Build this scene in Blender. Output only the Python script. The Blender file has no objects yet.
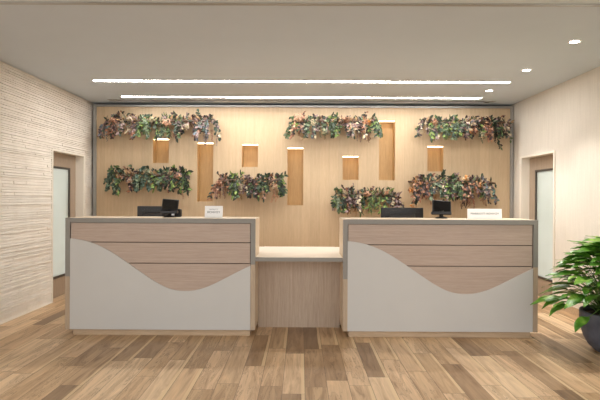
import bpy, math, random
from mathutils import Vector, Matrix

sc = bpy.context.scene
C = sc.collection
R = math.radians

# ------------------------------------------------------------------ camera
CAM_Z = 1.42
cam_d = bpy.data.cameras.new('camera'); cam = bpy.data.objects.new('camera', cam_d); C.objects.link(cam)
cam_d.sensor_width = 36.0; cam_d.lens = 30.0; cam_d.clip_end = 200
M = Matrix.Rotation(R(0.115), 4, 'Z') @ Matrix.Rotation(R(90 - 0.17), 4, 'X') @ Matrix.Rotation(R(0.27), 4, 'Z')
cam.matrix_world = Matrix.Translation((0, 0, CAM_Z)) @ M
sc.camera = cam

# ------------------------------------------------------------------ world, exposure
w = bpy.data.worlds.new('world'); sc.world = w; w.use_nodes = True
w.node_tree.nodes['Background'].inputs['Color'].default_value = (0.99, 0.985, 0.975, 1)
w.node_tree.nodes['Background'].inputs['Strength'].default_value = 1.7
sc.view_settings.view_transform = 'Standard'
sc.view_settings.look = 'None'
sc.view_settings.gamma = 1.0
sc.view_settings.use_curve_mapping = False
sc.view_settings.exposure = 0.17
STRIP_E = 52.0        # ceiling light strips
DOWN_W = 75.0         # downlights, watts each
NICHE_E = 7.0        # warm strips inside the niches

# ------------------------------------------------------------------ node helpers
class NT:
    def __init__(s, name):
        s.m = bpy.data.materials.new(name); s.m.use_nodes = True
        s.t = s.m.node_tree; s.b = s.t.nodes['Principled BSDF']
    def n(s, kind, **kw):
        x = s.t.nodes.new(kind)
        for k, v in kw.items(): setattr(x, k, v)
        return x
    def l(s, a, b): s.t.links.new(a, b)
    def math(s, op, a, b=None):
        x = s.n('ShaderNodeMath', operation=op)
        for i, v in enumerate((a, b)):
            if v is None: continue
            if isinstance(v, (int, float)): x.inputs[i].default_value = v
            else: s.l(v, x.inputs[i])
        return x.outputs[0]
    def coord(s, scale=(1, 1, 1)):
        g = s.n('ShaderNodeNewGeometry'); mp = s.n('ShaderNodeMapping')
        mp.inputs['Scale'].default_value = scale
        s.l(g.outputs['Position'], mp.inputs['Vector'])
        return mp.outputs[0]
    def noise(s, vec, scale=1.0, detail=4, rough=0.55, dist=0.0):
        x = s.n('ShaderNodeTexNoise'); s.l(vec, x.inputs['Vector'])
        x.inputs['Scale'].default_value = scale; x.inputs['Detail'].default_value = detail
        x.inputs['Roughness'].default_value = rough; x.inputs['Distortion'].default_value = dist
        return x.outputs[0]
    def ramp(s, fac, stops, interp='LINEAR'):
        x = s.n('ShaderNodeValToRGB'); s.l(fac, x.inputs[0]); cr = x.color_ramp; cr.interpolation = interp
        while len(cr.elements) < len(stops): cr.elements.new(0.5)
        for e, (p, c) in zip(cr.elements, stops):
            e.position = p; e.color = (*c, 1)
        return x.outputs[0]
    def mix(s, fac, a, b, blend='MIX'):
        x = s.n('ShaderNodeMix', data_type='RGBA', blend_type=blend)
        for i, v in ((0, fac), (6, a), (7, b)):
            if isinstance(v, (int, float)): x.inputs[i].default_value = v
            elif isinstance(v, tuple): x.inputs[i].default_value = (*v, 1)
            else: s.l(v, x.inputs[i])
        return x.outputs[2]
    def bump(s, h, strength=0.2, dist=0.01):
        x = s.n('ShaderNodeBump'); x.inputs['Strength'].default_value = strength
        x.inputs['Distance'].default_value = dist
        s.l(h, x.inputs['Height']); s.l(x.outputs[0], s.b.inputs['Normal'])
    def base(s, c, rough=0.5, metal=0.0, spec=0.5):
        if isinstance(c, tuple): s.b.inputs['Base Color'].default_value = (*c, 1)
        else: s.l(c, s.b.inputs['Base Color'])
        s.b.inputs['Roughness'].default_value = rough; s.b.inputs['Metallic'].default_value = metal
        s.b.inputs['Specular IOR Level'].default_value = spec
        return s.m

def srgb(r, g, b):
    f = lambda v: (v/255/12.92) if v/255 <= 0.04045 else ((v/255+0.055)/1.055)**2.4
    return (f(r), f(g), f(b))

def plain(name, c, rough=0.5, metal=0.0, var=0.06, scale=30, spec=0.5):
    m = NT(name); nz = m.noise(m.coord(), scale, 3)
    d = tuple(v*(1-var) for v in c); u = tuple(min(1, v*(1+var)) for v in c)
    return m.base(m.ramp(nz, [(0.3, d), (0.7, u)]), rough, metal, spec)

def grain(name, dark, light, stretch, rough=0.5, scale=1.0, seams=None):
    """fine wood grain; stretch = mapping scale per axis (small along the grain)"""
    m = NT(name); v = m.coord(stretch)
    a = m.noise(v, 2.2*scale, 6, 0.65, 0.4); b = m.noise(v, 9*scale, 3, 0.6)
    f = m.math('ADD', m.math('MULTIPLY', a, 0.6), m.math('MULTIPLY', b, 0.4))
    col = m.ramp(f, [(0.34, dark), (0.66, light)])
    if seams:
        axis, pitch, amount = seams
        sx = m.n('ShaderNodeSeparateXYZ'); m.l(m.coord(), sx.inputs[0])
        u = m.math('DIVIDE', sx.outputs[axis], pitch)
        fr = m.math('FRACT', u); line = m.math('LESS_THAN', fr, 0.03)
        wn = m.n('ShaderNodeTexWhiteNoise', noise_dimensions='1D'); m.l(m.math('FLOOR', u), wn.inputs['W'])
        tone = m.ramp(wn.outputs[0], [(0, (0.92, 0.92, 0.92)), (1, (1.0, 1.0, 1.0))])
        col = m.mix(1.0, col, tone, 'MULTIPLY')
        col = m.mix(m.math('MULTIPLY', line, amount), col, tuple(x*0.5 for x in dark))
    m.bump(f, 0.08, 0.002)
    return m.base(col, rough)

def emis(name, c, e):
    m = NT(name); m.base(c, 0.5)
    m.b.inputs['Emission Color'].default_value = (*c, 1); m.b.inputs['Emission Strength'].default_value = e
    return m.m

MAT = {}
MAT['ceiling'] = plain('ceiling_paint', srgb(198, 206, 214), 0.9, var=0.01, scale=3, spec=0.2)
MAT['soffit'] = plain('soffit_paint', srgb(205, 212, 210), 0.8, var=0.01, scale=3, spec=0.2)
MAT['cream'] = plain('cream_paint', srgb(230, 223, 210), 0.6, var=0.01, scale=3)
MAT['maple'] = grain('pale_maple_panel', srgb(196, 170, 136), srgb(211, 186, 153), (9, 9, 0.7), 0.5, 1.6, (0, 0.15, 0.22))
MAT['niche'] = grain('glow_tinted_oak_veneer', srgb(186, 150, 100), srgb(208, 172, 122), (9, 9, 0.7), 0.5, 1.6)  # warm glow of the niche strips is tinted into this wood colour
MAT['door_wood'] = grain('door_oak_veneer', srgb(146, 128, 110), srgb(172, 153, 133), (14, 14, 0.8), 0.5, 1.8)
MAT['apron'] = grain('taupe_ash_veneer', srgb(168, 146, 126), srgb(194, 174, 154), (14, 14, 0.6), 0.5, 1.8)
MAT['taupe'] = grain('pinkish_ash_board', srgb(168, 147, 132), srgb(190, 170, 155), (0.8, 26, 26), 0.45, 1.6)
MAT['side'] = grain('light_maple_edge', srgb(210, 190, 164), srgb(227, 208, 182), (14, 14, 0.8), 0.5, 1.6)
MAT['stile'] = grain('shaded_maple_stile', srgb(168, 147, 124), srgb(188, 168, 144), (14, 14, 0.8), 0.5, 1.6)  # shadow on the lower stiles put into the colour, darker than 'side'
MAT['kick'] = grain('tan_maple_plinth', srgb(176, 150, 120), srgb(204, 178, 148), (0.9, 14, 14), 0.5, 1.6)
MAT['shelf'] = plain('dark_walnut', srgb(84, 62, 44), 0.6, var=0.15)
MAT['grey'] = plain('grey_laminate', srgb(138, 134, 127), 0.45, var=0.03)
MAT['white'] = plain('off_white_laminate', srgb(196, 194, 190), 0.4, var=0.012, scale=4)
MAT['top'] = plain('cream_quartz', srgb(236, 226, 212), 0.3, var=0.03, scale=80)
MAT['alu'] = plain('brushed_aluminium', srgb(168, 168, 166), 0.4, 0.6, var=0.04)
MAT['groove'] = plain('shadow_gap', srgb(70, 64, 58), 0.8)
MAT['bronze'] = plain('dark_bronze', srgb(78, 72, 66), 0.4, 0.3)
MAT['black'] = plain('black_plastic', srgb(20, 19, 20), 0.35, var=0.2)
MAT['black_gloss'] = plain('black_glass', srgb(14, 14, 16), 0.12, var=0.1)
MAT['charcoal'] = plain('charcoal_plastic', srgb(38, 37, 39), 0.4, var=0.1)
MAT['silver'] = plain('silver_plastic', srgb(196, 196, 198), 0.3, 0.4)
MAT['card'] = plain('white_acrylic', srgb(250, 250, 250), 0.35, var=0.005)
MAT['ink'] = plain('grey_ink', srgb(74, 74, 80), 0.6)
MAT['soil'] = plain('dark_soil', srgb(52, 40, 30), 0.95, var=0.4, scale=60)
MAT['strip'] = emis('strip_diffuser', (1.0, 0.97, 0.93), STRIP_E)
MAT['down'] = emis('downlight_lens', (1.0, 0.92, 0.82), 30.0)
MAT['niche_led'] = emis('warm_led', (1.0, 0.82, 0.56), NICHE_E)

def make_brick():
    m = NT('white_split_stone'); v = m.coord()
    a = m.noise(v, 5, 3); b = m.noise(v, 70, 4, 0.7)
    f = m.math('ADD', m.math('MULTIPLY', a, 0.5), m.math('MULTIPLY', b, 0.5))
    m.bump(b, 0.5, 0.006)
    return m.base(m.ramp(f, [(0.3, srgb(218, 210, 198)), (0.6, srgb(234, 227, 217))]), 0.85)
MAT['stone'] = make_brick()

def make_paper():
    m = NT('woven_wallcovering'); v = m.coord((1, 14, 0.8))
    a = m.noise(v, 3, 4, 0.6); b = m.noise(m.coord((60, 60, 160)), 1, 2)
    f = m.math('ADD', m.math('MULTIPLY', a, 0.6), m.math('MULTIPLY', b, 0.4))
    m.bump(b, 0.15, 0.002)
    return m.base(m.ramp(f, [(0.3, srgb(208, 201, 190)), (0.7, srgb(222, 215, 204))]), 0.8)
MAT['paper'] = make_paper()

def make_glass():
    m = NT('frosted_glass'); nz = m.noise(m.coord((1, 1, 1)), 1.5, 2)
    m.base(m.ramp(nz, [(0.3, srgb(214, 220, 212)), (0.7, srgb(224, 230, 224))]), 0.45)
    m.b.inputs['Transmission Weight'].default_value = 0.55; m.b.inputs['IOR'].default_value = 1.3
    return m.m
MAT['frosted'] = make_glass()

def make_pot():
    m = NT('blue_grey_stoneware'); v = m.coord()
    a = m.noise(v, 7, 5, 0.6); b = m.noise(v, 60, 3)
    m.bump(b, 0.2, 0.003)
    return m.base(m.ramp(a, [(0.3, srgb(74, 78, 92)), (0.7, srgb(100, 104, 118))]), 0.55)
MAT['pot'] = make_pot()

def make_floor():
    m = NT('mixed_walnut_planks')
    sx = m.n('ShaderNodeSeparateXYZ'); g = m.n('ShaderNodeNewGeometry'); m.l(g.outputs['Position'], sx.inputs[0])
    X, Y = sx.outputs[0], sx.outputs[1]
    u = m.math('DIVIDE', m.math('ADD', X, 50.03), 0.168); row = m.math('FLOOR', u)
    wn1 = m.n('ShaderNodeTexWhiteNoise', noise_dimensions='1D'); m.l(row, wn1.inputs['W'])
    v = m.math('ADD', m.math('DIVIDE', Y, 0.95), m.math('MULTIPLY', wn1.outputs[0], 7.3)); seg = m.math('FLOOR', v)
    cb = m.n('ShaderNodeCombineXYZ'); m.l(row, cb.inputs[0]); m.l(seg, cb.inputs[1])
    wn = m.n('ShaderNodeTexWhiteNoise', noise_dimensions='3D'); m.l(cb.outputs[0], wn.inputs['Vector'])
    wn2 = m.n('ShaderNodeTexWhiteNoise', noise_dimensions='3D')
    cb2 = m.n('ShaderNodeCombineXYZ'); m.l(row, cb2.inputs[0]); m.l(seg, cb2.inputs[1]); cb2.inputs[2].default_value = 5.5
    m.l(cb2.outputs[0], wn2.inputs['Vector'])
    tone = m.ramp(wn.outputs[0], [(0.0, srgb(134, 108, 82)), (0.12, srgb(164, 134, 102)), (0.35, srgb(196, 164, 126)),
                                  (0.78, srgb(210, 178, 142)), (1.0, srgb(224, 196, 160))])
    # grain vector shifted per plank
    gv = m.n('ShaderNodeCombineXYZ')
    m.l(m.math('ADD', m.math('MULTIPLY', X, 13.0), m.math('MULTIPLY', wn2.outputs[0], 90)), gv.inputs[0])
    m.l(m.math('ADD', m.math('MULTIPLY', Y, 1.3), m.math('MULTIPLY', wn.outputs[0], 40)), gv.inputs[1])
    n1 = m.noise(gv.outputs[0], 1.0, 6, 0.62, 1.1)
    gv2 = m.n('ShaderNodeVectorMath', operation='MULTIPLY'); m.l(gv.outputs[0], gv2.inputs[0]); gv2.inputs[1].default_value = (6, 2.2, 1)
    n2 = m.noise(gv2.outputs[0], 1.0, 3, 0.6)
    streak = m.ramp(n1, [(0.30, (0.50, 0.44, 0.38)), (0.42, (0.84, 0.80, 0.76)), (0.54, (1.0, 1.0, 1.0)), (0.70, (1.18, 1.17, 1.14))])
    fine = m.ramp(n2, [(0.3, (0.88, 0.87, 0.86)), (0.7, (1.05, 1.05, 1.05))])
    col = m.mix(1.0, m.mix(1.0, tone, streak, 'MULTIPLY'), fine, 'MULTIPLY')
    # sapwood edge along some planks
    fu = m.math('FRACT', u); fv = m.math('FRACT', v)
    edge = m.math('GREATER_THAN', m.math('ADD', fu, m.math('MULTIPLY', n1, 0.12)), 0.90)
    some = m.math('GREATER_THAN', wn2.outputs[0], 0.62)
    col = m.mix(m.math('MULTIPLY', m.math('MULTIPLY', edge, some), 0.75), col, srgb(222, 194, 152))
    # dark mineral streaks
    dk = m.math('MULTIPLY', m.math('LESS_THAN', m.math('ABSOLUTE', m.math('SUBTRACT', n1, 0.5)), 0.008), m.math('LESS_THAN', wn2.outputs[0], 0.55))
    col = m.mix(m.math('MULTIPLY', dk, 0.45), col, srgb(88, 62, 42))
    j = m.math('MAXIMUM', m.math('LESS_THAN', fu, 0.022), m.math('LESS_THAN', fv, 0.004))
    col = m.mix(m.math('MULTIPLY', j, 0.7), col, srgb(70, 50, 36))
    m.bump(m.math('SUBTRACT', n2, j), 0.12, 0.002)
    return m.base(col, 0.38, 0, 0.4)
MAT['floor'] = make_floor()

# ------------------------------------------------------------------ mesh helpers
class MB:
    def __init__(s): s.v = []; s.f = []; s.mi = []
    def quad(s, pts, mi=0):
        k = len(s.v); s.v += [tuple(p) for p in pts]; s.f.append(tuple(range(k, k+len(pts)))); s.mi.append(mi)
    def box(s, x0, x1, y0, y1, z0, z1, bev=0.0):
        k = len(s.v)
        if bev <= 0:
            s.v += [(x, y, z) for z in (z0, z1) for y in (y0, y1) for x in (x0, x1)]
            for f in ((0, 2, 3, 1), (4, 5, 7, 6), (0, 1, 5, 4), (2, 6, 7, 3), (0, 4, 6, 2), (1, 3, 7, 5)):
                s.f.append(tuple(k+i for i in f)); s.mi.append(0)
            return
        # chamfered box: 24 verts
        b = bev; idx = {}
        for sx in (0, 1):
            for sy in (0, 1):
                for sz in (0, 1):
                    X, Y, Z = (x0, x1)[sx], (y0, y1)[sy], (z0, z1)[sz]
                    dx, dy, dz = (b, -b)[sx], (b, -b)[sy], (b, -b)[sz]
                    for ax, p in ((0, (X, Y+dy, Z+dz)), (1, (X+dx, Y, Z+dz)), (2, (X+dx, Y+dy, Z))):
                        idx[(sx, sy, sz, ax)] = len(s.v); s.v.append(p)
        def F(*ks): s.f.append(tuple(idx[q] for q in ks)); s.mi.append(0)
        for a in (0, 1):
            F(*[(a, y, z, 0) for y, z in ((0, 0), (1, 0), (1, 1), (0, 1))])
            F(*[(x, a, z, 1) for x, z in ((0, 0), (1, 0), (1, 1), (0, 1))])
            F(*[(x, y, a, 2) for x, y in ((0, 0), (1, 0), (1, 1), (0, 1))])
            for c in (0, 1):
                F((0, a, c, 1), (1, a, c, 1), (1, a, c, 2), (0, a, c, 2))
                F((a, 0, c, 0), (a, 1, c, 0), (a, 1, c, 2), (a, 0, c, 2))
                F((a, c, 0, 0), (a, c, 1, 0), (a, c, 1, 1), (a, c, 0, 1))
                for d in (0, 1): F((a, c, d, 0), (a, c, d, 1), (a, c, d, 2))
    def lathe(s, prof, cx=0, cy=0, seg=32):
        k = len(s.v); n = len(prof)
        for i in range(seg):
            a = 2*math.pi*i/seg
            for r, z in prof: s.v.append((cx+r*math.cos(a), cy+r*math.sin(a), z))
        for i in range(seg):
            j = (i+1) % seg
            for q in range(n-1):
                s.f.append((k+i*n+q, k+j*n+q, k+j*n+q+1, k+i*n+q+1)); s.mi.append(0)
    def tube(s, pts, rad, seg=6):
        k = len(s.v); n = len(pts)
        for i, p in enumerate(pts):
            p = Vector(p); t = (Vector(pts[min(i+1, n-1)])-Vector(pts[max(i-1, 0)])).normalized()
            up = Vector((0, 0, 1)) if abs(t.z) < 0.9 else Vector((1, 0, 0))
            a = t.cross(up).normalized(); b = t.cross(a)
            r = rad[i] if isinstance(rad, (list, tuple)) else rad
            for q in range(seg):
                th = 2*math.pi*q/seg; s.v.append(tuple(p+a*(r*math.cos(th))+b*(r*math.sin(th))))
        for i in range(n-1):
            for q in range(seg):
                w_ = (q+1) % seg
                s.f.append((k+i*seg+q, k+i*seg+w_, k+(i+1)*seg+w_, k+(i+1)*seg+q)); s.mi.append(0)
        s.f.append(tuple(k+q for q in range(seg))); s.mi.append(0)
        s.f.append(tuple(k+(n-1)*seg+q for q in range(seg))); s.mi.append(0)
    def prism(s, poly, y0, y1):
        """polygon in x,z extruded along y"""
        k = len(s.v); n = len(poly)
        s.v += [(x, y0, z) for x, z in poly] + [(x, y1, z) for x, z in poly]
        s.f.append(tuple(range(k, k+n))); s.mi.append(0)
        s.f.append(tuple(range(k+2*n-1, k+n-1, -1))); s.mi.append(0)
        for i in range(n):
            j = (i+1) % n; s.f.append((k+i, k+n+i, k+n+j, k+j)); s.mi.append(0)
    def leaf(s, p, d, nrm, L, W, bend=0.25, mi=0, pointed=True):
        d = d.normalized(); side = d.cross(nrm)
        if side.length < 1e-4: side = d.cross(Vector((0.3, 0.9, 0.2)))
        side.normalize(); nn = side.cross(d).normalized()
        k = len(s.v)
        prof = [(0.0, 0.06), (0.25, 0.36), (0.55, 0.5), (0.82, 0.3), (1.0, 0.0)] if pointed else [(0, 0.15), (0.2, 0.42), (0.5, 0.5), (0.8, 0.42), (1.0, 0.12)]
        for t, wd in prof:
            c = p + d*(L*t) - nn*(bend*L*t*t)
            s.v.append(tuple(c+side*(W*wd)+nn*(W*0.12*(wd > .2)))); s.v.append(tuple(c)); s.v.append(tuple(c-side*(W*wd)+nn*(W*0.12*(wd > .2))))
        for i in range(len(prof)-1):
            a = k+3*i
            s.f.append((a, a+1, a+4, a+3)); s.f.append((a+1, a+2, a+5, a+4)); s.mi += [mi, mi]
    def mesh(s, name, mats, smooth=False):
        me = bpy.data.meshes.new(name); me.from_pydata(s.v, [], s.f)
        for m_ in (mats if isinstance(mats, (list, tuple)) else [mats]): me.materials.append(MAT[m_] if isinstance(m_, str) else m_)
        me.polygons.foreach_set('material_index', s.mi)
        me.update()
        if smooth: me.polygons.foreach_set('use_smooth', [True]*len(me.polygons))
        return me
    def build(s, name, mats, parent=None, smooth=False, recalc=True):
        me = s.mesh(name, mats, smooth)
        if recalc:
            import bmesh
            b = bmesh.new(); b.from_mesh(me); bmesh.ops.recalc_face_normals(b, faces=b.faces); b.to_mesh(me); b.free()
        o = bpy.data.objects.new(name, me); C.objects.link(o)
        if parent: o.parent = parent
        return o

def thing(name, loc, label, cat, group=None, rz=0):
    o = bpy.data.objects.new(name, None); C.objects.link(o); o.location = loc; o.rotation_euler = (0, 0, rz)
    o.empty_display_size = 0.1
    return tag(o, label, cat, group)
def tag(o, label, cat, group=None):
    o['label'] = label; o['category'] = cat
    if group: o['group'] = group
    return o
def struct(mb, name, mats, parent=None, label=None, smooth=False, recalc=True):
    o = mb.build(name, mats, parent, smooth, recalc)
    if not parent:
        o['kind'] = 'structure'
        if label: o['label'] = label
    return o
def box(name, mat, b, parent=None, bev=0.0):
    m = MB(); m.box(*b, bev); return m.build(name, mat, parent)

# ------------------------------------------------------------------ the setting
XL, XR, YB, ZC = -3.36, 3.39, 8.0, 2.94
Y0 = 2.8          # side walls cut short here, out of view, to let world light in
LO, LE = (6.74, 7.68), (6.70, 7.66)      # door openings along the side walls
DT = 2.05

m = MB(); m.box(XL-3, XR+3, -3, YB+0.3, -0.05, 0); f_ = struct(m, 'floor', 'floor', label='mixed-tone brown wood plank floor')

# ceiling with slots left open for the two light strips
S1, S2 = (6.465, 6.55), (7.49, 7.565); SX = 2.71
m = MB()
def ceil_box(x0, x1, y0, y1, t=0.12): m.box(x0, x1, y0, y1, ZC, ZC+t)
ceil_box(XL-0.3, XR+0.3, 3.85, S1[0]); ceil_box(XL-0.3, XR+0.3, S1[1], S2[0]); ceil_box(XL-0.3, XR+0.3, S2[1], YB+0.3)
for s_ in (S1, S2):
    ceil_box(XL-0.3, -SX, *s_); ceil_box(SX, XR+0.3, *s_)
struct(m, 'ceiling', 'ceiling', label='smooth pale grey ceiling')
m = MB(); m.box(XL-0.3, XR+0.3, 1.0, 3.85, ZC-0.012, ZC+0.12); o = struct(m, 'ceiling', 'soffit', label='slightly lower ceiling in front')
m = MB(); m.box(XL-0.001, XR+0.001, 3.85, 3.895, ZC-0.02, ZC+0.01); struct(m, 'trim_4', 'alu', label='thin metal edge across the ceiling')

def wall_side(name, X, out, op, label, mat):
    """flat wall with the door opening; out = -1 left, +1 right"""
    m = MB(); t = 0.13
    x0, x1 = sorted((X, X+out*t))
    m.box(x0, x1, Y0, op[0]-.03, 0, ZC); m.box(x0, x1, op[1]+.03, YB+0.3, 0, ZC); m.box(x0, x1, op[0]-.03, op[1]+.03, DT+.03, ZC)
    return struct(m, name, mat, label=label)

# left wall: split-face stone courses in real relief
m = MB(); rnd = random.Random(4)
x0, x1 = XL-0.13, XL
m.box(x0, x1, Y0, LO[0]-.03, 0, ZC); m.box(x0, x1, LO[1]+.03, YB+0.3, 0, ZC); m.box(x0, x1, LO[0]-.03, LO[1]+.03, DT+.03, ZC)
z = 0.0
while z < ZC-0.004:
    h = rnd.choice((0.022, 0.027, 0.032, 0.038)); h = min(h, ZC-z)
    hp = rnd.uniform(0.007, 0.018)
    y = 3.1 - rnd.random()*0.3
    while y < YB:
        L = rnd.uniform(0.2, 0.7); e = min(y+L, YB-0.001)
        spans = [(y, e)]
        if z < DT+0.03:
            a, b = LO[0]-0.03, LO[1]+0.09
            spans = [q for q in ((y, min(e, a)), (max(y, b), e)) if q[1]-q[0] > 0.01]
        for ya, yb in spans:
            pr = hp + rnd.uniform(-0.003, 0.003)
            k = len(m.v); tl = rnd.uniform(-0.003, 0.003)
            g = 0.0006
            m.v += [(XL, ya+g, z+g), (XL, yb-g, z+g), (XL, yb-g, z+h-g), (XL, ya+g, z+h-g),
                    (XL+pr+tl, ya, z+g+.002), (XL+pr-tl, yb, z+g+.002), (XL+pr-tl-.004, yb, z+h-g-.005), (XL+pr+tl-.004, ya, z+h-g-.005)]
            for q in ((4, 5, 6, 7), (0, 1, 5, 4), (1, 2, 6, 5), (2, 3, 7, 6), (3, 0, 4, 7)):
                m.f.append(tuple(k+i for i in q)); m.mi.append(0)
        y = e
        if e >= YB-0.01: break
    z += h
struct(m, 'wall_left', 'stone', label='white split-stone wall', recalc=True)
wall_side('wall_right', XR, 1, LE, 'smooth cream wallcovered wall', 'paper')
# baseboard on the right wall
m = MB(); m.box(XR-0.012, XR, Y0, LE[0]-0.07, 0, 0.09); m.box(XR-0.012, XR, LE[1]+0.07, YB-0.02, 0, 0.09)
struct(m, 'baseboard_right', 'kick', label='low tan wooden baseboard')
m = MB(); m.box(XL, XL+0.02, Y0, LO[0]-0.03, 0, 0.012)
struct(m, 'baseboard_left', 'cream', label='thin cream edge at the foot of the stone wall')

def trims(num, X, out, op):
    t = 0.012; s = -out
    m = MB(); xa, xb = sorted((X + s*0.018, X+out*0.13))
    # thin corner liners and casing
    m.box(xa, xb, op[0]-0.03, op[0], 0, DT+0.03)
    m.box(xa, xb, op[1], op[1]+0.03, 0, DT+0.03)
    m.box(xa, xb, op[0], op[1], DT, DT+0.03)
    xa, xb = sorted((X, X+s*0.01))
    m.box(xa, xb, op[1]+0.03, op[1]+0.09, 0, DT+0.03)
    struct(m, 'trim_%d' % num, 'cream', label='cream door casing')
trims(5, XL, -1, LO); trims(6, XR, 1, LE)

def door(num, X, out, op):
    d0 = X+out*0.105; d1 = X+out*0.145
    x0, x1 = sorted((d0, d1)); ya, yb = op[0]+0.001, op[1]-0.001
    sA = 0.12; sB = 0.19; zt = 1.86; zb = 0.27
    root = bpy.data.objects.new('door_%d' % num, None); C.objects.link(root); root['kind'] = 'structure'
    root['label'] = 'oak door with tall frosted glass pane, in the %s wall' % ('left' if out < 0 else 'right')
    m = MB()
    m.box(x0, x1, ya, ya+sA, 0.004, DT-0.002); m.box(x0, x1, yb-sB, yb, 0.004, DT-0.002)
    m.box(x0, x1, ya+sA, yb-sB, 0.004, zb); m.box(x0, x1, ya+sA, yb-sB, zt, DT-0.002)
    m.build('leaf_panel', 'door_wood', root)
    fx0, fx1 = sorted((d0-out*0.006, d1)); m = MB(); w_ = 0.03
    for (a, b, c, d) in ((ya+sA, yb-sB, zb, zb+w_), (ya+sA, yb-sB, zt-w_, zt), (ya+sA, ya+sA+w_, zb+w_, zt-w_), (yb-sB-w_, yb-sB, zb+w_, zt-w_)):
        m.box(fx0, fx1, a, b, c, d)
    m.build('glazing_frame', 'bronze', root)
    gx = sorted((d0+out*0.012, d0+out*0.02))
    m = MB(); m.box(gx[0], gx[1], ya+sA+w_, yb-sB-w_, zb+w_, zt-w_); m.build('glass_pane', 'frosted', root)
    m = MB(); hy = ya+0.06
    m.tube([(d0-out*0.05, hy, 0.9), (d0-out*0.05, hy, 1.2)], 0.01, 8)
    m.box(*sorted((d0-out*0.05, d0)), hy-0.006, hy+0.006, 0.93, 0.945); m.box(*sorted((d0-out*0.05, d0)), hy-0.006, hy+0.006, 1.155, 1.17)
    m.build('door_handle', 'bronze', root)
door(1, XL, -1, LO); door(2, XR, 1, LE)

# back wall: maple panelling pierced by seven lit niches
PX0, PX1, PZ1 = -3.275, 3.335, 2.875
PXM = 0.016
def wx(px): return (px-301)*PXM
def wz(px, py): return CAM_Z + (198.5 + (px-301)*0.0047 - py)*PXM
NI = [(152.6, 168.6, 138.5, 163), (197, 213, 142.5, 201.5), (241.7, 257.7, 144, 167), (287.2, 303.2, 147.5, 205.3),
      (342.5, 358.5, 156, 180), (378.8, 394.8, 120.3, 180.3), (427.2, 443.2, 146, 171.3)]
NW = []
for a, b, t, bt in NI:
    c = (a+b)/2; NW.append((wx(a), wx(b), wz(c, bt), wz(c, t)))
xs = sorted(set([PX0, PX1] + [v for n in NW for v in n[:2]])); zs = sorted(set([0.0, PZ1] + [v for n in NW for v in n[2:]]))
m = MB()
for i in range(len(xs)-1):
    for j in range(len(zs)-1):
        cx, cz = (xs[i]+xs[i+1])/2, (zs[j]+zs[j+1])/2
        if any(n[0] < cx < n[1] and n[2] < cz < n[3] for n in NW): continue
        m.box(xs[i], xs[i+1], YB, YB+0.02, zs[j], zs[j+1])
wb = struct(m, 'wall_back', 'maple', label='pale maple panel wall with lit niches', recalc=False)
ND = 0.19
for n in NW:
    m = MB(); a, b, z0, z1 = n; t = 0.012; y0, y1 = YB+0.021, YB+ND
    m.box(a-t, a, y0, y1, z0-t, z1+t); m.box(b, b+t, y0, y1, z0-t, z1+t)
    m.box(a, b, y0, y1, z0-t, z0); m.box(a, b, y0, y1, z1, z1+t); m.box(a-t, b+t, y1, y1+t, z0-t, z1+t)
    nn = m.build('niche', 'niche', wb)
    m = MB(); m.box(a+0.004, b-0.004, YB+0.045, YB+0.07, z1-0.014, z1-0.002)
    m.build('light_strip', 'niche_led', nn)
m = MB(); m.box(XL, XR, YB+0.28, YB+0.32, 0, ZC); struct(m, 'wall_back', 'groove', label='dark substrate behind the panelling')
m = MB(); m.box(PX0-0.045, PX0, YB-0.03, YB+0.03, 0, PZ1+0.03); struct(m, 'trim_1', 'alu', label='grey metal edge left of the panelling')
m = MB(); m.box(PX1, PX1+0.042, YB-0.03, YB+0.03, 0, PZ1+0.03); struct(m, 'trim_2', 'alu', label='grey metal edge right of the panelling')
m = MB(); m.box(PX0, PX1, YB-0.03, YB+0.03, PZ1, PZ1+0.03); struct(m, 'trim_3', 'alu', label='grey metal edge above the panelling')

# ------------------------------------------------------------------ ceiling lights
for (s_, lab) in ((S1, 'long linear ceiling light, the one farther from the panel wall'), (S2, 'long linear ceiling light nearer the panel wall')):
    yc = (s_[0]+s_[1])/2
    t = thing('linear_ceiling_light', (0, yc, ZC), lab, 'ceiling light')
    hw = (s_[1]-s_[0])/2
    m = MB(); e = 0.006
    m.box(-SX, SX, -hw, -hw+e, -0.001, 0.05); m.box(-SX, SX, hw-e, hw, -0.001, 0.05)
    m.box(-SX, -SX+e, -hw+e, hw-e, -0.001, 0.05); m.box(SX-e, SX, -hw+e, hw-e, -0.001, 0.05); m.box(-SX+e, SX-e, -hw+e, hw-e, 0.03, 0.05)
    m.build('housing', 'card', t)
    m = MB(); m.box(-SX+e, SX-e, -hw+e, hw-e, 0.002, 0.02); m.build('diffuser', 'strip', t)

m = MB(); m.box(-2.98, 2.98, -0.022, 0.022, -0.004, 0)
t = thing('linear_air_diffuser', (0, 7.76, ZC), 'narrow dark slot vent in ceiling just in front of the panel wall', 'vent')
m.build('slot', 'groove', t)
m = MB(); m.box(-3.0, 3.0, -0.034, -0.022, -0.008, 0); m.box(-3.0, 3.0, 0.022, 0.034, -0.008, 0); m.build('frame', 'alu', t)

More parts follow.
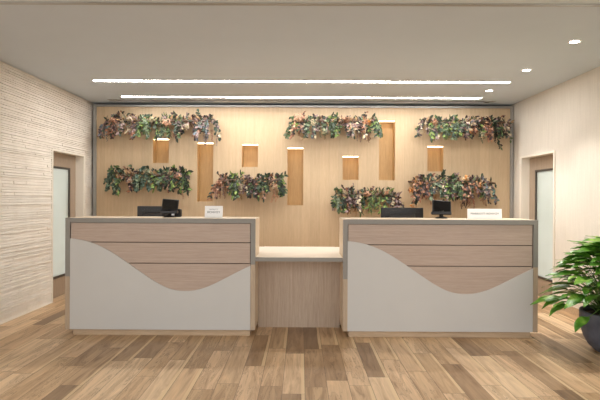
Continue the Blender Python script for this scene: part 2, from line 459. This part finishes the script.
DL = [(2.62, 4.81, 'ceiling downlight nearest the viewer, above the potted plant'),
      (2.64, 5.88, 'middle ceiling downlight, beside the right end of the front light strip'),
      (2.62, 6.99, 'ceiling downlight farthest back, right of the rear light strip')]
for x, y, lab in DL:
    t = thing('downlight', (x, y, ZC), lab, 'ceiling light', 'round ceiling downlights on the right')
    m = MB(); m.lathe([(0.042, -0.001), (0.046, -0.006), (0.06, -0.004), (0.062, 0)], seg=32); m.build('trim_ring', 'card', t, True)
    m = MB(); m.lathe([(0.0001, -0.0025), (0.044, -0.0025)], seg=32); m.build('lens', 'down', t)
    ld = bpy.data.lights.new('downlight_lamp', 'SPOT'); ld.energy = DOWN_W; ld.spot_size = R(95); ld.spot_blend = 0.6
    ld.shadow_soft_size = 0.035; ld.color = (1, 0.95, 0.88)
    lo = bpy.data.objects.new('lamp', ld); C.objects.link(lo); lo.parent = t; lo.location = (0, 0, -0.03)
t = thing('downlight', (2.9, 7.83, ZC), 'small unlit dark ceiling fixture by the back right corner', 'ceiling fixture')
m = MB(); m.lathe([(0.036, -0.006), (0.046, -0.008), (0.05, 0)], seg=28); m.build('trim_ring', 'alu', t, True)
m = MB(); m.lathe([(0.0001, -0.003), (0.037, -0.004)], seg=28); m.build('lens', 'groove', t)

# ------------------------------------------------------------------ reception desks
DY, DD, DH = 5.12, 0.50, 1.210
wave = [(0.046, 1.0), (0.12, 0.992), (0.23, 0.968), (0.33, 0.932), (0.42, 0.89), (0.52, 0.83), (0.614, 0.768), (0.71, 0.70), (0.805, 0.635), (0.90, 0.572),
        (0.997, 0.517), (1.08, 0.484), (1.17, 0.467), (1.26, 0.466), (1.34, 0.476), (1.44, 0.505), (1.535, 0.546), (1.63, 0.594), (1.727, 0.645), (1.82, 0.692), (1.895, 0.728)]
def smooth(pts, n=4):
    out = []
    for i in range(len(pts)-1):
        p0 = pts[max(i-1, 0)]; p1 = pts[i]; p2 = pts[i+1]; p3 = pts[min(i+2, len(pts)-1)]
        for k in range(n):
            t = k/n
            out.append(tuple(0.5*((2*p1[c])+(-p0[c]+p2[c])*t+(2*p0[c]-5*p1[c]+4*p2[c]-p3[c])*t*t+(-p0[c]+3*p1[c]-3*p2[c]+p3[c])*t**3) for c in (0, 1)))
    return out + [pts[-1]]
def desk(x0, W, zl, zr, lab, inner, dy=0.0, dz=0.0):
    t = thing('reception_desk', (x0, DY+dy, 0), lab, 'reception desk')
    fw = 0.047; zt = DH; k = 0.068; fy = 0.03
    # grey frame: top rail and upper stiles, wooden lower stiles
    m = MB()
    m.box(0, W, 0, fy, zt-0.047, zt); m.box(0, fw, 0, fy, zl, zt-0.047); m.box(W-fw, W, 0, fy, zr, zt-0.047)
    m.build('grey_frame', 'grey', t)
    for a, b, z1 in ((0, fw, zl), (W-fw, W, zr)):
        box('lower_stile', 'stile', (a, b, 0.0, fy, k, z1), t)
    # horizontal boards
    g = 0.004; zz = [zt-0.047, 0.963+dz, 0.748+dz, 0.44]
    for i in range(3):
        box('front_board', 'taupe', (fw+0.005, W-fw-0.005, 0.012, 0.04, zz[i+1]+g, zz[i]-g), t, 0.002)
    box('backing', 'groove', (fw, W-fw, 0.04, 0.05, k+0.01, zt-0.05), t)
    # curved white panel
    s = (W-fw-0.004-0.046)/(1.895-0.046)
    pts = [(0.046+0.002+(u-0.046)*s, z+dz) for u, z in smooth(wave)]
    m = MB(); m.prism([(pts[0][0], k)] + pts + [(pts[-1][0], k)][:1], 0.002, 0.036)
    m.build('curved_panel', 'white', t)
    # carcass sides, top, plinth, rear worktop
    box('side_panel', 'side', (0.0, 0.03, fy, DD, k, zt-0.014), t); box('side_panel', 'side', (W-0.03, W, fy, DD, k, zt-0.014), t)
    box('counter_top', 'side', (0.0, W, fy, DD, zt-0.014, zt), t, 0.0015)
    box('rear_panel', 'side', (0.03, W-0.03, DD-0.02, DD, k, zt-0.014), t)
    box('plinth', 'kick', (0.065, W-0.055, 0.045, DD-0.04, 0, k), t)
    wt = thing('staff_worktop', (x0, DY, 0), 'low cream staff worktop behind the %s reception desk' % ('left' if inner == 'r' else 'right'), 'worktop')
    box('worktop', 'top', (0.0, W, DD+0.002, 1.20, 0.775, 0.81), wt, 0.003)
    for a in (0.0, W-0.03):
        box('end_panel', 'side', (a, a+0.03, DD+0.004, 1.17, 0, 0.775), wt)
    return t
XA, WA = -2.415, 1.948
XB_, WB = 0.432, 1.985
desk(XA, WA, 0.61, 0.74, 'left reception desk with curved off-white panel below horizontal wood boards, carrying the smaller white sign', 'r')
desk(XB_, WB, 0.60, 0.73, 'right reception desk with curved off-white panel below horizontal wood boards, carrying the wider white sign', 'l', -0.025, -0.013)
bx0, bx1 = XA+WA+0.001, XB_-0.001
t = thing('low_counter', (0, DY, 0), 'low cream-topped counter bridging the gap between the two reception desks', 'counter')
box('counter_top', 'top', (bx0, bx1, 0.03, 1.20, 0.772, 0.812), t, 0.002)
box('front_edge', 'grey', (bx0, bx1, 0.016, 0.0295, 0.772, 0.812), t)
box('apron_panel', 'apron', (bx0, bx1, 0.39, 0.42, 0.0, 0.771), t)
box('rear_support', 'apron', (bx0+0.1, bx1-0.1, 1.1, 1.13, 0.0, 0.771), t)

# ------------------------------------------------------------------ things on the desks
def monitor(xc, y, ztop, wd, lab):
    t = thing('computer_monitor', (xc, y, 0.81), lab, 'monitor', 'monitors behind the counter')
    H = ztop-0.81; h = 0.29
    box('screen_housing', 'black', (-wd/2, wd/2, -0.02, 0.012, H-h, H), t, 0.006)
    box('screen', 'black_gloss', (-wd/2+0.012, wd/2-0.012, 0.0125, 0.014, H-h+0.015, H-0.012), t)
    m = MB()
    for i in range(3): m.box(-wd/2+0.05, wd/2-0.05, -0.0225, -0.02, H-0.035-i*0.012, H-0.031-i*0.012)
    m.build('vent_slots', 'charcoal', t)
    box('rear_cover', 'charcoal', (-wd*0.3, wd*0.3, -0.045, -0.0205, H-h+0.04, H-0.075), t, 0.01)
    m = MB(); m.box(-0.03, 0.03, -0.06, -0.04, 0.012, H-h/2); m.build('stand', 'black', t)
    box('base', 'black', (-0.12, 0.12, -0.14, 0.06, 0, 0.012), t, 0.004)
    return t
monitor(-1.735, 5.92, 1.322, 0.40, 'black computer monitor seen from behind on the left desk, beside the payment terminal')
monitor(1.195, 5.92, 1.318, 0.50, 'wide black computer monitor seen from behind at the right desk')

def terminal(xc, y, rz, lab, tilt, s=1.0, flare=False):
    t = thing('payment_terminal', (xc, y, DH), lab, 'payment terminal', None, rz)
    m = MB(); m.lathe([(0.0001, 0), (0.055*s, 0), (0.058*s, 0.006), (0.05*s, 0.014), (0.02*s, 0.022), (0.0001, 0.022)], seg=28); m.build('base', 'black', t, True)
    m = MB(); m.tube([(0, 0, 0.018), (0, 0.004, 0.05), (0, 0.0, 0.085)], [0.022*s, 0.017*s, 0.022*s], 12); m.build('neck', 'black', t, True)
    # tilted tablet
    W, H, D = 0.178*s, 0.128*s, 0.018
    m = MB(); m.box(-W/2, W/2, -D/2, D/2, 0, H, 0.005); o = m.build('tablet_housing', 'charcoal', t)
    o.location = (0.004, 0.0, 0.092-0.02*s**3); o.rotation_euler = (R(-tilt), R(4), 0)
    m = MB(); m.box(-W/2+0.01, W/2-0.01, -D/2-0.0012, -D/2+0.001, 0.01, H-0.01); q = m.build('rear_plate', 'black_gloss', o)
    m = MB(); m.box(-W/2+0.008, W/2-0.008, D/2-0.001, D/2+0.001, 0.008, H-0.008); m.build('screen', 'black_gloss', o)
    m = MB(); m.box(-W/2*1.05, W/2*1.05, -0.03, 0.035, 0.04, 0.075, 0.008); m.build('cradle', 'black', t)
    return t
terminal(-1.432, 5.43, R(4), 'black payment terminal with upright tilted screen on the left desk', 16)
box('card_slot', 'silver', (0.03, 0.06, -0.03, -0.01, 0.02, 0.04), bpy.data.objects['payment_terminal'], 0.003)
# small card reader and receipt printer body to the right of the left terminal
t = thing('receipt_printer', (-1.385, 5.56, DH), 'small black receipt printer behind the left payment terminal', 'printer')
m = MB(); m.box(-0.055, 0.055, -0.03, 0.04, 0, 0.085, 0.008); m.build('housing', 'black', t)
m = MB(); m.box(-0.035, 0.035, -0.012, 0.016, 0.0851, 0.089); m.build('paper_slot', 'charcoal', t)
terminal(1.535, 5.47, R(-6), 'charcoal payment terminal on round base at the right desk', 26, 1.14)

def text_mesh(s, size, spacing=1.0):
    cu = bpy.data.curves.new('lettering', 'FONT'); cu.body = s; cu.size = size; cu.align_x = 'CENTER'; cu.align_y = 'CENTER'
    cu.extrude = 0.0006; cu.space_character = spacing
    ob = bpy.data.objects.new('tmp', cu); C.objects.link(ob)
    dg = bpy.context.evaluated_depsgraph_get(); dg.update()
    me = bpy.data.meshes.new_from_object(ob.evaluated_get(dg)); me.name = 'lettering'
    bpy.data.objects.remove(ob); bpy.data.curves.remove(cu)
    xs_ = [v.co.x for v in me.vertices]; wdt = max(xs_)-min(xs_)
    me.materials.clear(); me.materials.append(MAT['ink'])
    return me, wdt
def sign(xc, y, W, H, lines, lab):
    t = thing('counter_sign', (xc, y, DH), lab, 'sign')
    lean = R(-6)
    m = MB(); m.box(-W/2, W/2, 0, 0.012, 0, H, 0.0015); c = m.build('plaque', 'card', t); c.rotation_euler = (lean, 0, 0); c.location = (0, 0, 0.0015)
    m = MB(); m.box(-W/2, W/2, 0.0, 0.06, 0, 0.004); m.build('foot', 'card', t)
    for (s, width, hz, sp) in lines:
        me, wd = text_mesh(s, 0.02, sp); k = width/wd
        o = bpy.data.objects.new('lettering', me); C.objects.link(o); o.parent = c
        o.location = (0, -0.0008, hz); o.rotation_euler = (R(90), 0, 0); o.scale = (k, k, 1)
sign(-0.932, 5.33, 0.190, 0.126, [('MARRIOTT', 0.09, 0.088, 1.25), ('BONVOY', 0.135, 0.058, 1.05)], 'small nearly square white sign with grey lettering, on the left desk')
sign(1.960, 5.33, 0.366, 0.108, [('MARRIOTT BONVOY', 0.30, 0.056, 1.08)], 'wide white sign with one line of grey lettering, on the right desk')

# ------------------------------------------------------------------ wall shelves with foliage
def leafmat(name, c, var=0.3, rough=0.55):
    m = NT(name); nz = m.noise(m.coord(), 26, 3)
    d = tuple(v*(1-var) for v in c); u = tuple(min(1, v*(1+var)) for v in c)
    m.base(m.ramp(nz, [(0.3, d), (0.7, u)]), rough)
    return m.m
LM = {
 'green': leafmat('mid_green_leaf', srgb(78, 98, 58)), 'dark': leafmat('dark_green_leaf', srgb(40, 54, 38)),
 'sage': leafmat('sage_leaf', srgb(112, 124, 98)), 'blue': leafmat('blue_grey_leaf', srgb(100, 108, 116)),
 'teal': leafmat('eucalyptus_leaf', srgb(72, 94, 80)), 'plum': leafmat('plum_leaf', srgb(58, 38, 38)),
 'rust': leafmat('rust_leaf', srgb(138, 92, 66)), 'mauve': leafmat('mauve_leaf', srgb(140, 118, 114)),
 'peach': leafmat('peach_petal', srgb(200, 152, 122)), 'cream': leafmat('cream_petal', srgb(188, 172, 142), 0.15),
 'pink': leafmat('dusty_pink_strand', srgb(174, 134, 110)), 'orange': leafmat('orange_petal', srgb(208, 138, 66)),
 'brown': leafmat('twig_brown', srgb(84, 60, 42)), 'tan': leafmat('dried_tan', srgb(172, 138, 100)),
 'lime': leafmat('lime_leaf', srgb(124, 146, 72)),
}
rs = random.Random(21)
def spray(parent, name, base, d, L, kinds, n, ll, lw, droop, pointed=True, spread=1.0):
    """a stem curving away from base with leaves on it"""
    m = MB(); mats = [LM['brown']] + [LM[k] for k in kinds]
    d = d.normalized(); pts = []; p = Vector(base); v = d.copy()
    N = 7
    for i in range(N):
        pts.append(p.copy()); v = (v + Vector((rs.uniform(-.12, .12), rs.uniform(-.06, .06), -droop/N))).normalized(); p = p + v*(L/(N-1))
        if p.y > -0.004: p.y = -0.004
    m.tube(pts, [0.0035]*3+[0.002]*(N-3), 4)
    for i in range(n):
        t = (i+0.5)/n*0.95+0.05; q = t*(N-1); a = min(int(q), N-2); c = pts[a].lerp(pts[a+1], q-a)
        tg = (pts[a+1]-pts[a]).normalized()
        th = rs.uniform(0, 2*math.pi); rd = Vector((math.cos(th), -abs(math.sin(th))*0.7+0.05, math.sin(th*1.7+i)))
        dd = (tg*0.55 + rd*spread).normalized(); dd.z -= droop*0.15
        l_ = ll*rs.uniform(0.7, 1.25)
        e = c + dd*l_
        if e.y > -0.003: dd.y = -abs(dd.y)
        nr = Vector((rs.uniform(-.6, .6), -1, rs.uniform(-.3, .9)))
        m.leaf(c, dd, nr, l_, lw*rs.uniform(.8, 1.2), rs.uniform(.05, .4), 1+rs.randrange(len(kinds)), pointed)
    return m.build(name, mats, parent, False, recalc=False)
def cluster(parent, name, c, r, kinds, n):
    """ball of small petals"""
    m = MB(); mats = [LM[k] for k in kinds]
    for i in range(n):
        th = rs.uniform(0, 2*math.pi); ph = math.acos(rs.uniform(-1, 1)); dn = Vector((math.sin(ph)*math.cos(th), -abs(math.sin(ph)*math.sin(th)), math.cos(ph)))
        p = Vector(c)+Vector((dn.x*1.25, dn.y*.6, dn.z))*r*rs.uniform(.2, 1.2)**.7
        tn = dn.cross(Vector((rs.uniform(-1, 1), rs.uniform(-1, 1), rs.uniform(-1, 1)))).normalized()
        m.leaf(p, (tn+dn*0.3), dn, rs.uniform(.022, .036), rs.uniform(.016, .026), .1, rs.randrange(len(kinds)), False)
    # stalk back to the shelf
    return m.build(name, mats, parent, False, recalc=False)
def strands(parent, name, c, L, kinds, n):
    """hanging tassels"""
    m = MB(); mats = [LM[k] for k in kinds]
    m.tube([(c[0]-.055, c[1], c[2]+.006), (c[0], c[1]-.004, c[2]+.01), (c[0]+.055, c[1], c[2]+.006)], .007, 5)
    for s in range(n):
        p = Vector(c)+Vector((rs.uniform(-.05, .05), rs.uniform(-.004, .004), .006)); l_ = L*rs.uniform(.5, 1.0); k = max(6, int(l_/0.011)); mi = rs.randrange(len(kinds))
        dx = rs.uniform(-.12, .12)
        for i in range(k):
            t = i/k; q = p+Vector((dx*t*l_*2, -0.0, -l_*t))
            q.y = min(q.y, -0.012)
            for _ in range(2):
                dn = Vector((rs.uniform(-1, 1), rs.uniform(-1, -.1), rs.uniform(-1, .3))).normalized()
                m.leaf(q, dn, Vector((rs.uniform(-1, 1), -1, .2)), 0.018, 0.013, .1, mi, False)
    return m.build(name, mats, parent, False, recalc=False)

K = {  # bunch kinds: part name, colours, leaf length, width, pointed
 'green': ('green_leaf_spray', ['green', 'dark', 'lime', 'dark'], .072, .034, True), 'dark': ('dark_leaf_spray', ['dark', 'green', 'dark', 'plum'], .072, .038, True),
 'sage': ('sage_leaf_spray', ['sage', 'green', 'dark'], .055, .036, False), 'blue': ('blue_grey_leaf_spray', ['blue', 'mauve', 'teal', 'plum'], .052, .038, False),
 'teal': ('eucalyptus_spray', ['teal', 'dark', 'sage'], .056, .046, False), 'plum': ('plum_leaf_spray', ['plum', 'plum', 'rust', 'mauve'], .06, .034, True),
 'rust': ('rust_leaf_spray', ['rust', 'plum', 'pink', 'dark'], .06, .034, True), 'mauve': ('mauve_leaf_spray', ['mauve', 'plum', 'cream', 'dark'], .056, .034, False),
 'fern': ('lime_fern_spray', ['lime', 'green', 'green', 'dark'], .08, .016, True),
}
def garland(px0, px1, shelf_y, sx0, sx1, seq, tags, up, down, label, slabel, clusters=(), hang=(), spikes=()):
    """seq: list of (px, kind); up/down: vertical reach in pixels above/below the shelf"""
    shelf_y += 1.2; xc = (px0+px1)/2; X = wx(xc); Z = wz(xc, shelf_y)
    sh = box('wall_shelf', 'shelf', (wx(sx0)-X, wx(sx1)-X, -0.15, -0.0005, -0.022, 0.0), None, 0.002)
    sh.location = (X, YB, Z); tag(sh, slabel, 'shelf', 'dark shelves on the panel wall')
    t = thing('foliage_arrangement', (X, YB, Z), label, 'plant arrangement')
    mo = MB()   # dark mossy base filling the shelf
    w0, w1 = wx(px0+6)-X, wx(px1-6)-X
    mo.tube([(w0+(w1-w0)*q/14, -.175+rs.uniform(-.01, .01), -.03+rs.uniform(-.012, .012)) for q in range(15)], [.012]+[.026]*13+[.012], 8)
    for q in range(len(mo.f)): mo.mi[q] = 1
    for i in range(int((w1-w0)*130)):
        th = rs.uniform(.25, 6.0); dd = Vector((rs.uniform(-.6, .6), -abs(math.cos(th)), math.sin(th)*.9 - .25))
        p = Vector((rs.uniform(w0+.01, w1-.01), -.175, -.03)) + Vector((0, dd.y, dd.z)).normalized()*.02
        mo.leaf(p, dd, Vector((rs.uniform(-1, 1), -1, rs.uniform(-.5, .5))), rs.uniform(.05, .10), rs.uniform(.016, .03), .3, rs.choice((0, 0, 1, 2, 3, 3, 4)), True)
    mo.build('moss_base', [LM['dark'], LM['brown'], LM['sage'], LM['tan'], LM['mauve']], t, False, recalc=False)
    for (px, kind) in seq:
        x = wx(px)-X; nm, cols, ll, lw, pt = K[kind]
        edge = -1 if px < px0+9 else (1 if px > px1-9 else 0); pull = -edge*.06
        u_ = up*PXM; d_ = down*PXM
        # a drooping one over the front, an upward one, a low frontal one
        b = (x+pull+rs.uniform(-.02, .02), rs.uniform(-.12, -.05), 0.006)
        spray(t, nm, b, Vector((rs.uniform(-.4, .4)+edge*.35, -.5, .3)), min(0.42, d_*1.5+.08)*rs.uniform(.8, 1.12), cols, 34, ll, lw, 3.9, pt)
        spray(t, nm, b, Vector((rs.uniform(-.8, .8)+edge*.2, -.2, .8)), u_*rs.uniform(.5, 1.3)+.01, cols, 13, ll, lw, 0.9, pt)
        spray(t, nm, (b[0], -.13, 0.012), Vector((rs.uniform(-.8, .8)+edge*.2, -.5, .1)), d_*.95+.05, cols, 26, ll, lw, 3.6, pt)
    for (px, py, r, cols) in clusters:
        cluster(t, 'blossom_cluster', (wx(px)-X, -.225, wz(px, py)-Z), r, cols, int(95*(r/.06)**1.5))
    for (px, py, L, cols, n) in hang:
        strands(t, 'hanging_tassels', (wx(px)-X, -.15, wz(px, py)-Z), L, cols, n)
    for (px, py, tx, ty, kind, n) in spikes:
        nm, cols, ll, lw, pt = K[kind]; a = Vector((wx(px)-X, -.10, wz(px, py)-Z)); b2 = Vector((wx(tx)-X, -.12, wz(tx, ty)-Z))
        spray(t, nm, a, b2-a, (b2-a).length, cols, n, ll*.75, lw*.8, 0.15, pt, .6)
    return t

garland(104, 219, 119.5, 128, 206,
  [(110, 'blue'), (114, 'plum'), (118, 'rust'), (124, 'mauve'), (131, 'mauve'), (136, 'plum'), (142, 'green'), (149, 'sage'), (156, 'green'), (165, 'fern'), (172, 'sage'),
   (180, 'dark'), (187, 'mauve'), (193, 'plum'), (199, 'rust'), (205, 'blue'), (211, 'blue'), (215, 'mauve')], None, 4, 14,
  'wide mixed foliage arrangement at upper left of panel wall, rust and blue-grey', 'dark wall shelf at upper left, under the widest foliage arrangement',
  [(117, 123, .055, ['rust', 'peach', 'pink']), (134, 121, .05, ['mauve', 'cream']), (170, 125, .06, ['peach', 'cream', 'pink']), (189, 129, .045, ['mauve', 'cream']), (155, 122, .04, ['cream', 'sage'])],
  [(107, 128, .24, ['mauve', 'blue'], 4), (130, 126, .2, ['tan', 'pink'], 3), (178, 130, .16, ['tan', 'pink'], 3), (207, 132, .28, ['blue', 'mauve'], 4), (215, 132, .30, ['pink', 'mauve'], 3)],
  [(112, 120, 104, 131, 'blue', 10), (199, 120, 200, 111, 'teal', 8), (128, 119, 124, 113, 'rust', 8), (109, 126, 103, 139, 'plum', 8), (212, 121, 218, 123, 'blue', 8)])
garland(107, 194, 173, 116, 184,
  [(112, 'teal'), (118, 'green'), (124, 'teal'), (130, 'rust'), (137, 'dark'), (143, 'teal'), (150, 'teal'), (156, 'green'), (162, 'teal'), (169, 'dark'), (175, 'green'), (181, 'rust'), (187, 'dark'), (190, 'green')], None, 4.5, 14,
  'dark green foliage arrangement at lower left of panel wall, above the monitor', 'dark wall shelf at lower left, above the monitor',
  [(124, 178, .04, ['tan', 'pink']), (134, 182, .035, ['mauve', 'cream']), (151, 172, .04, ['sage', 'cream']), (181, 176, .05, ['pink', 'mauve', 'peach'])],
  [(121, 184, .22, ['pink', 'tan'], 3), (133, 184, .14, ['tan'], 2), (185, 186, .30, ['tan', 'pink'], 2), (160, 185, .1, ['tan'], 2)],
  [(120, 173, 119, 166, 'green', 8), (135, 173, 133, 166, 'dark', 8), (110, 178, 108.5, 183, 'teal', 8)])
garland(215, 288, 178.5, 220, 284,
  [(220, 'rust'), (223, 'plum'), (226, 'rust'), (232, 'green'), (238, 'green'), (244, 'mauve'), (250, 'plum'), (256, 'dark'), (262, 'teal'), (268, 'green'), (274, 'rust'), (280, 'dark'), (284, 'green')], None, 4, 13,
  'mixed foliage arrangement at lower middle of panel wall, between two tall niches', 'dark wall shelf at lower middle, between two tall niches',
  [(222, 184, .045, ['rust', 'pink']), (241, 187, .05, ['mauve', 'cream']), (251, 180, .045, ['mauve', 'plum']), (277, 187, .05, ['peach', 'cream']), (236, 190, .04, ['mauve'])],
  [(224, 188, .2, ['mauve', 'rust'], 3), (240, 192, .22, ['tan'], 3), (267, 186, .22, ['rust', 'pink'], 3), (277, 190, .22, ['tan', 'peach'], 4), (219, 185, .25, ['plum'], 2)],
  [(222, 178, 219, 172, 'rust', 8), (284, 178, 285, 174, 'dark', 8), (241, 178, 242, 173, 'green', 8)])
garland(287, 380, 120.5, 310, 376,
  [(291, 'sage'), (295, 'rust'), (301, 'mauve'), (308, 'sage'), (314, 'mauve'), (321, 'blue'), (327, 'sage'), (333, 'green'), (339, 'dark'), (345, 'mauve'), (351, 'rust'), (357, 'mauve'), (363, 'rust'), (369, 'green'), (376, 'sage')], None, 4, 12,
  'peach and sage foliage arrangement at upper middle of panel wall', 'dark wall shelf at upper middle, left of the tallest niche',
  [(299, 120, .065, ['peach', 'pink', 'cream']), (313, 125, .055, ['cream', 'sage']), (295, 128, .055, ['cream', 'lime', 'peach']), (354, 129, .055, ['pink', 'mauve']), (365, 124, .055, ['peach', 'orange', 'pink']), (324, 134, .045, ['sage', 'cream']), (345, 122, .045, ['pink', 'rust'])],
  [(300, 130, .2, ['pink', 'tan'], 4), (321, 132, .16, ['tan', 'sage'], 3), (357, 132, .2, ['mauve', 'pink'], 4), (369, 132, .24, ['mauve', 'rust'], 3), (290, 130, .16, ['mauve'], 2)],
  [(361, 121, 364.5, 113, 'rust', 9), (303, 120, 304, 114, 'plum', 7), (334, 119, 334, 118, 'green', 8), (374, 125, 380, 132, 'sage', 9)])
garland(330, 403, 192.5, 336, 398,
  [(335, 'sage'), (340, 'green'), (346, 'plum'), (351, 'sage'), (357, 'mauve'), (362, 'green'), (368, 'fern'), (374, 'fern'), (380, 'fern'), (386, 'green'), (390, 'plum'), (395, 'mauve')], None, 3.5, 13,
  'lowest foliage arrangement, left one of the two behind the right reception desk', 'dark wall shelf lowest on the wall, behind the left half of the right desk',
  [(358, 207, .04, ['mauve', 'peach']), (365, 194, .045, ['pink', 'peach']), (388, 203, .04, ['blue', 'cream', 'plum']), (385, 192, .035, ['peach', 'sage']), (347, 205, .05, ['green', 'sage'])],
  [(334, 200, .18, ['pink', 'mauve'], 4), (352, 203, .22, ['tan', 'green'], 3), (367, 200, .18, ['mauve', 'pink'], 4), (360, 205, .2, ['tan', 'pink'], 3)],
  [(347, 192, 341, 187, 'plum', 7), (350, 192, 353, 185.5, 'plum', 8), (346, 192, 347, 188, 'plum', 7), (370, 192, 371, 187, 'plum', 8), (365, 192, 364, 189, 'plum', 6), (338, 196, 332, 197, 'sage', 8), (387, 193, 387, 190, 'green', 6)])
garland(403, 497, 180, 408, 480,
  [(410, 'rust'), (416, 'plum'), (422, 'dark'), (427, 'plum'), (432, 'teal'), (437, 'mauve'), (442, 'green'), (447, 'dark'), (452, 'sage'), (457, 'plum'), (462, 'rust'), (467, 'plum'), (472, 'green'), (477, 'mauve'), (481, 'blue')], None, 4.5, 17,
  'dense foliage arrangement with orange flowers, behind the right payment terminal', 'dark wall shelf at lower right, behind the right payment terminal',
  [(409, 190, .045, ['orange', 'rust']), (414, 184, .045, ['orange', 'rust', 'peach']), (411, 205, .045, ['orange', 'cream']), (461, 179, .04, ['orange', 'cream']), (463, 190, .05, ['blue', 'mauve', 'cream']), (474, 185, .045, ['peach', 'cream', 'orange']), (431, 191, .05, ['blue', 'cream']), (450, 188, .04, ['cream', 'sage']), (413, 194, .04, ['green', 'cream'])],
  [(468, 196, .24, ['pink', 'rust'], 5), (462, 196, .26, ['rust', 'plum'], 4), (430, 196, .26, ['tan', 'pink'], 4), (457, 192, .26, ['tan', 'pink'], 4), (484, 190, .2, ['mauve'], 3), (478, 196, .18, ['mauve', 'pink'], 3), (443, 196, .2, ['teal'], 3)],
  [(440, 181, 443, 172, 'dark', 9), (430, 181, 429, 175, 'teal', 7), (477, 184, 489, 202, 'blue', 14), (473, 181, 483, 179, 'mauve', 9), (420, 181, 420, 178, 'dark', 6), (452, 181, 456, 178, 'rust', 7)])
garland(415, 512, 121.5, 424, 498,
  [(421, 'mauve'), (427, 'mauve'), (433, 'green'), (439, 'sage'), (444, 'green'), (449, 'green'), (454, 'teal'), (459, 'mauve'), (464, 'plum'), (470, 'green'), (475, 'rust'), (480, 'rust'), (485, 'plum'), (490, 'dark'), (496, 'mauve')], None, 3.5, 13,
  'foliage arrangement at upper right of panel wall, trailing green to the right edge', 'dark wall shelf at upper right of the panel wall',
  [(430, 124, .04, ['peach', 'rust']), (427, 134, .055, ['mauve', 'cream']), (452, 137, .06, ['cream', 'mauve', 'sage']), (443, 138, .055, ['cream', 'sage', 'lime']), (469, 125, .055, ['mauve', 'cream', 'blue']), (466, 133, .04, ['rust', 'orange']), (482, 131, .06, ['peach', 'rust']), (477, 137, .05, ['sage', 'cream'])],
  [(484, 132, .22, ['peach', 'rust'], 4), (429, 134, .16, ['mauve'], 3), (476, 134, .2, ['sage', 'cream'], 3), (493, 132, .3, ['plum', 'dark'], 3)],
  [(420, 126, 414.5, 131, 'sage', 12), (490, 122, 500, 116.5, 'plum', 8), (494, 123, 511, 139, 'dark', 10), (492, 127, 496, 149, 'dark', 14), (470, 121, 473, 117, 'plum', 6), (494, 124, 503, 128, 'dark', 7), (497, 128, 503, 137, 'dark', 6)])

# ------------------------------------------------------------------ potted plant, right
PXc, PYc = 2.985, 4.66
t = thing('potted_plant', (PXc, PYc, 0), 'large leafy green plant in a round blue-grey pot beside the right wall', 'plant')
m = MB(); rr = 0.342
m.lathe([(0.0001, 0.0), (0.19, 0.0), (0.222, 0.012), (0.27, 0.06), (0.308, 0.13), (0.332, 0.21), (rr, 0.29), (rr, 0.365), (rr-0.004, 0.377), (rr-0.022, 0.377), (rr-0.026, 0.365), (rr-0.03, 0.31), (0.0001, 0.30)], seg=64)
m.build('pot', 'pot', t, True)
m = MB(); m.lathe([(0.0001, 0.35), (0.2, 0.345), (rr-0.028, 0.335)], seg=40); m.build('soil', 'soil', t, True)
gm = NT('glossy_plant_leaf'); nz = gm.noise(gm.coord(), 9, 3)
gm.base(gm.ramp(nz, [(0.3, srgb(48, 98, 24)), (0.52, srgb(92, 146, 44)), (0.74, srgb(160, 194, 88))]), 0.33)
MAT['pleaf'] = gm.m
MAT['pstem'] = plain('plant_stem', srgb(96, 128, 62), 0.5, var=0.15)
rp = random.Random(8)
fol = MB(); stm = MB()
def big_leaf(mb, p, d, L, W, fold=0.18, bend=0.6, roll=0.0):
    d = d.normalized(); up = Vector((0, 0, 1))
    side = d.cross(up).normalized(); side = (side*math.cos(roll)+side.cross(d)*math.sin(roll)).normalized()
    prof = [(0, .02), (.08, .2), (.2, .38), (.36, .49), (.52, .48), (.68, .39), (.82, .24), (.93, .1), (1.0, 0.0)]
    k = len(mb.v); c = Vector(p); v = d.copy(); last = 0
    for i, (tt, wd) in enumerate(prof):
        c = c + v*(L*(tt-last)); dt = tt-last; last = tt
        v = (v - up*(bend*dt)).normalized()
        nn = side.cross(v).normalized()
        wv = W*0.05*math.sin(tt*14+L*40)
        for q, s in ((-1, 1), (-.5, .55), (0, 0), (.5, .55), (1, 1)):
            pt_ = c + side*(q*wd*W) + nn*(s*fold*wd*W + (wv if abs(q) == 1 else 0))
            if pt_.x > XR-0.05-PXc: pt_.x = XR-0.05-PXc - (pt_.x-(XR-0.05-PXc))*0.3
            mb.v.append(tuple(pt_))
    for i in range(len(prof)-1):
        for q in range(4):
            a = k+5*i+q; mb.f.append((a, a+1, a+6, a+5)); mb.mi.append(0)
N_ = 280
for i in range(N_):
    az = i*2.39996 + rp.uniform(-.2, .2); ring = (i+.5)/N_
    dirh = Vector((math.cos(az), math.sin(az), 0))
    root = dirh*(.02+.16*ring) + Vector((0, 0, .345))
    # leaf blades form a dome: inner ones high, outer ones low over the rim
    reach = .04 + .42*ring**0.8 + rp.uniform(-.05, .05)
    h = .52*(1-ring**1.7) + .08 + rp.uniform(-.06, .06)
    tip = Vector((dirh.x*reach, dirh.y*reach, .36+h))
    if tip.x > 0.26: tip.x = 0.26 - (tip.x-0.26)*0.5
    mid = root.lerp(tip, .5) + Vector((0, 0, .07))
    stm.tube([tuple(root), tuple(mid), tuple(tip)], [0.005, 0.0045, 0.003], 5)
    d = dirh + Vector((rp.uniform(-.3, .3), rp.uniform(-.3, .3), .55-.6*ring + rp.uniform(-.15, .15)))
    if tip.x > 0.10 and d.x > 0.2: d.x *= 0.2
    big_leaf(fol, tip, d, rp.uniform(.22, .33), rp.uniform(.085, .12), .2, rp.uniform(.35, .9), rp.uniform(-.4, .4))
fol.build('foliage', 'pleaf', t, True, recalc=False)
stm.build('stems', 'pstem', t, True)
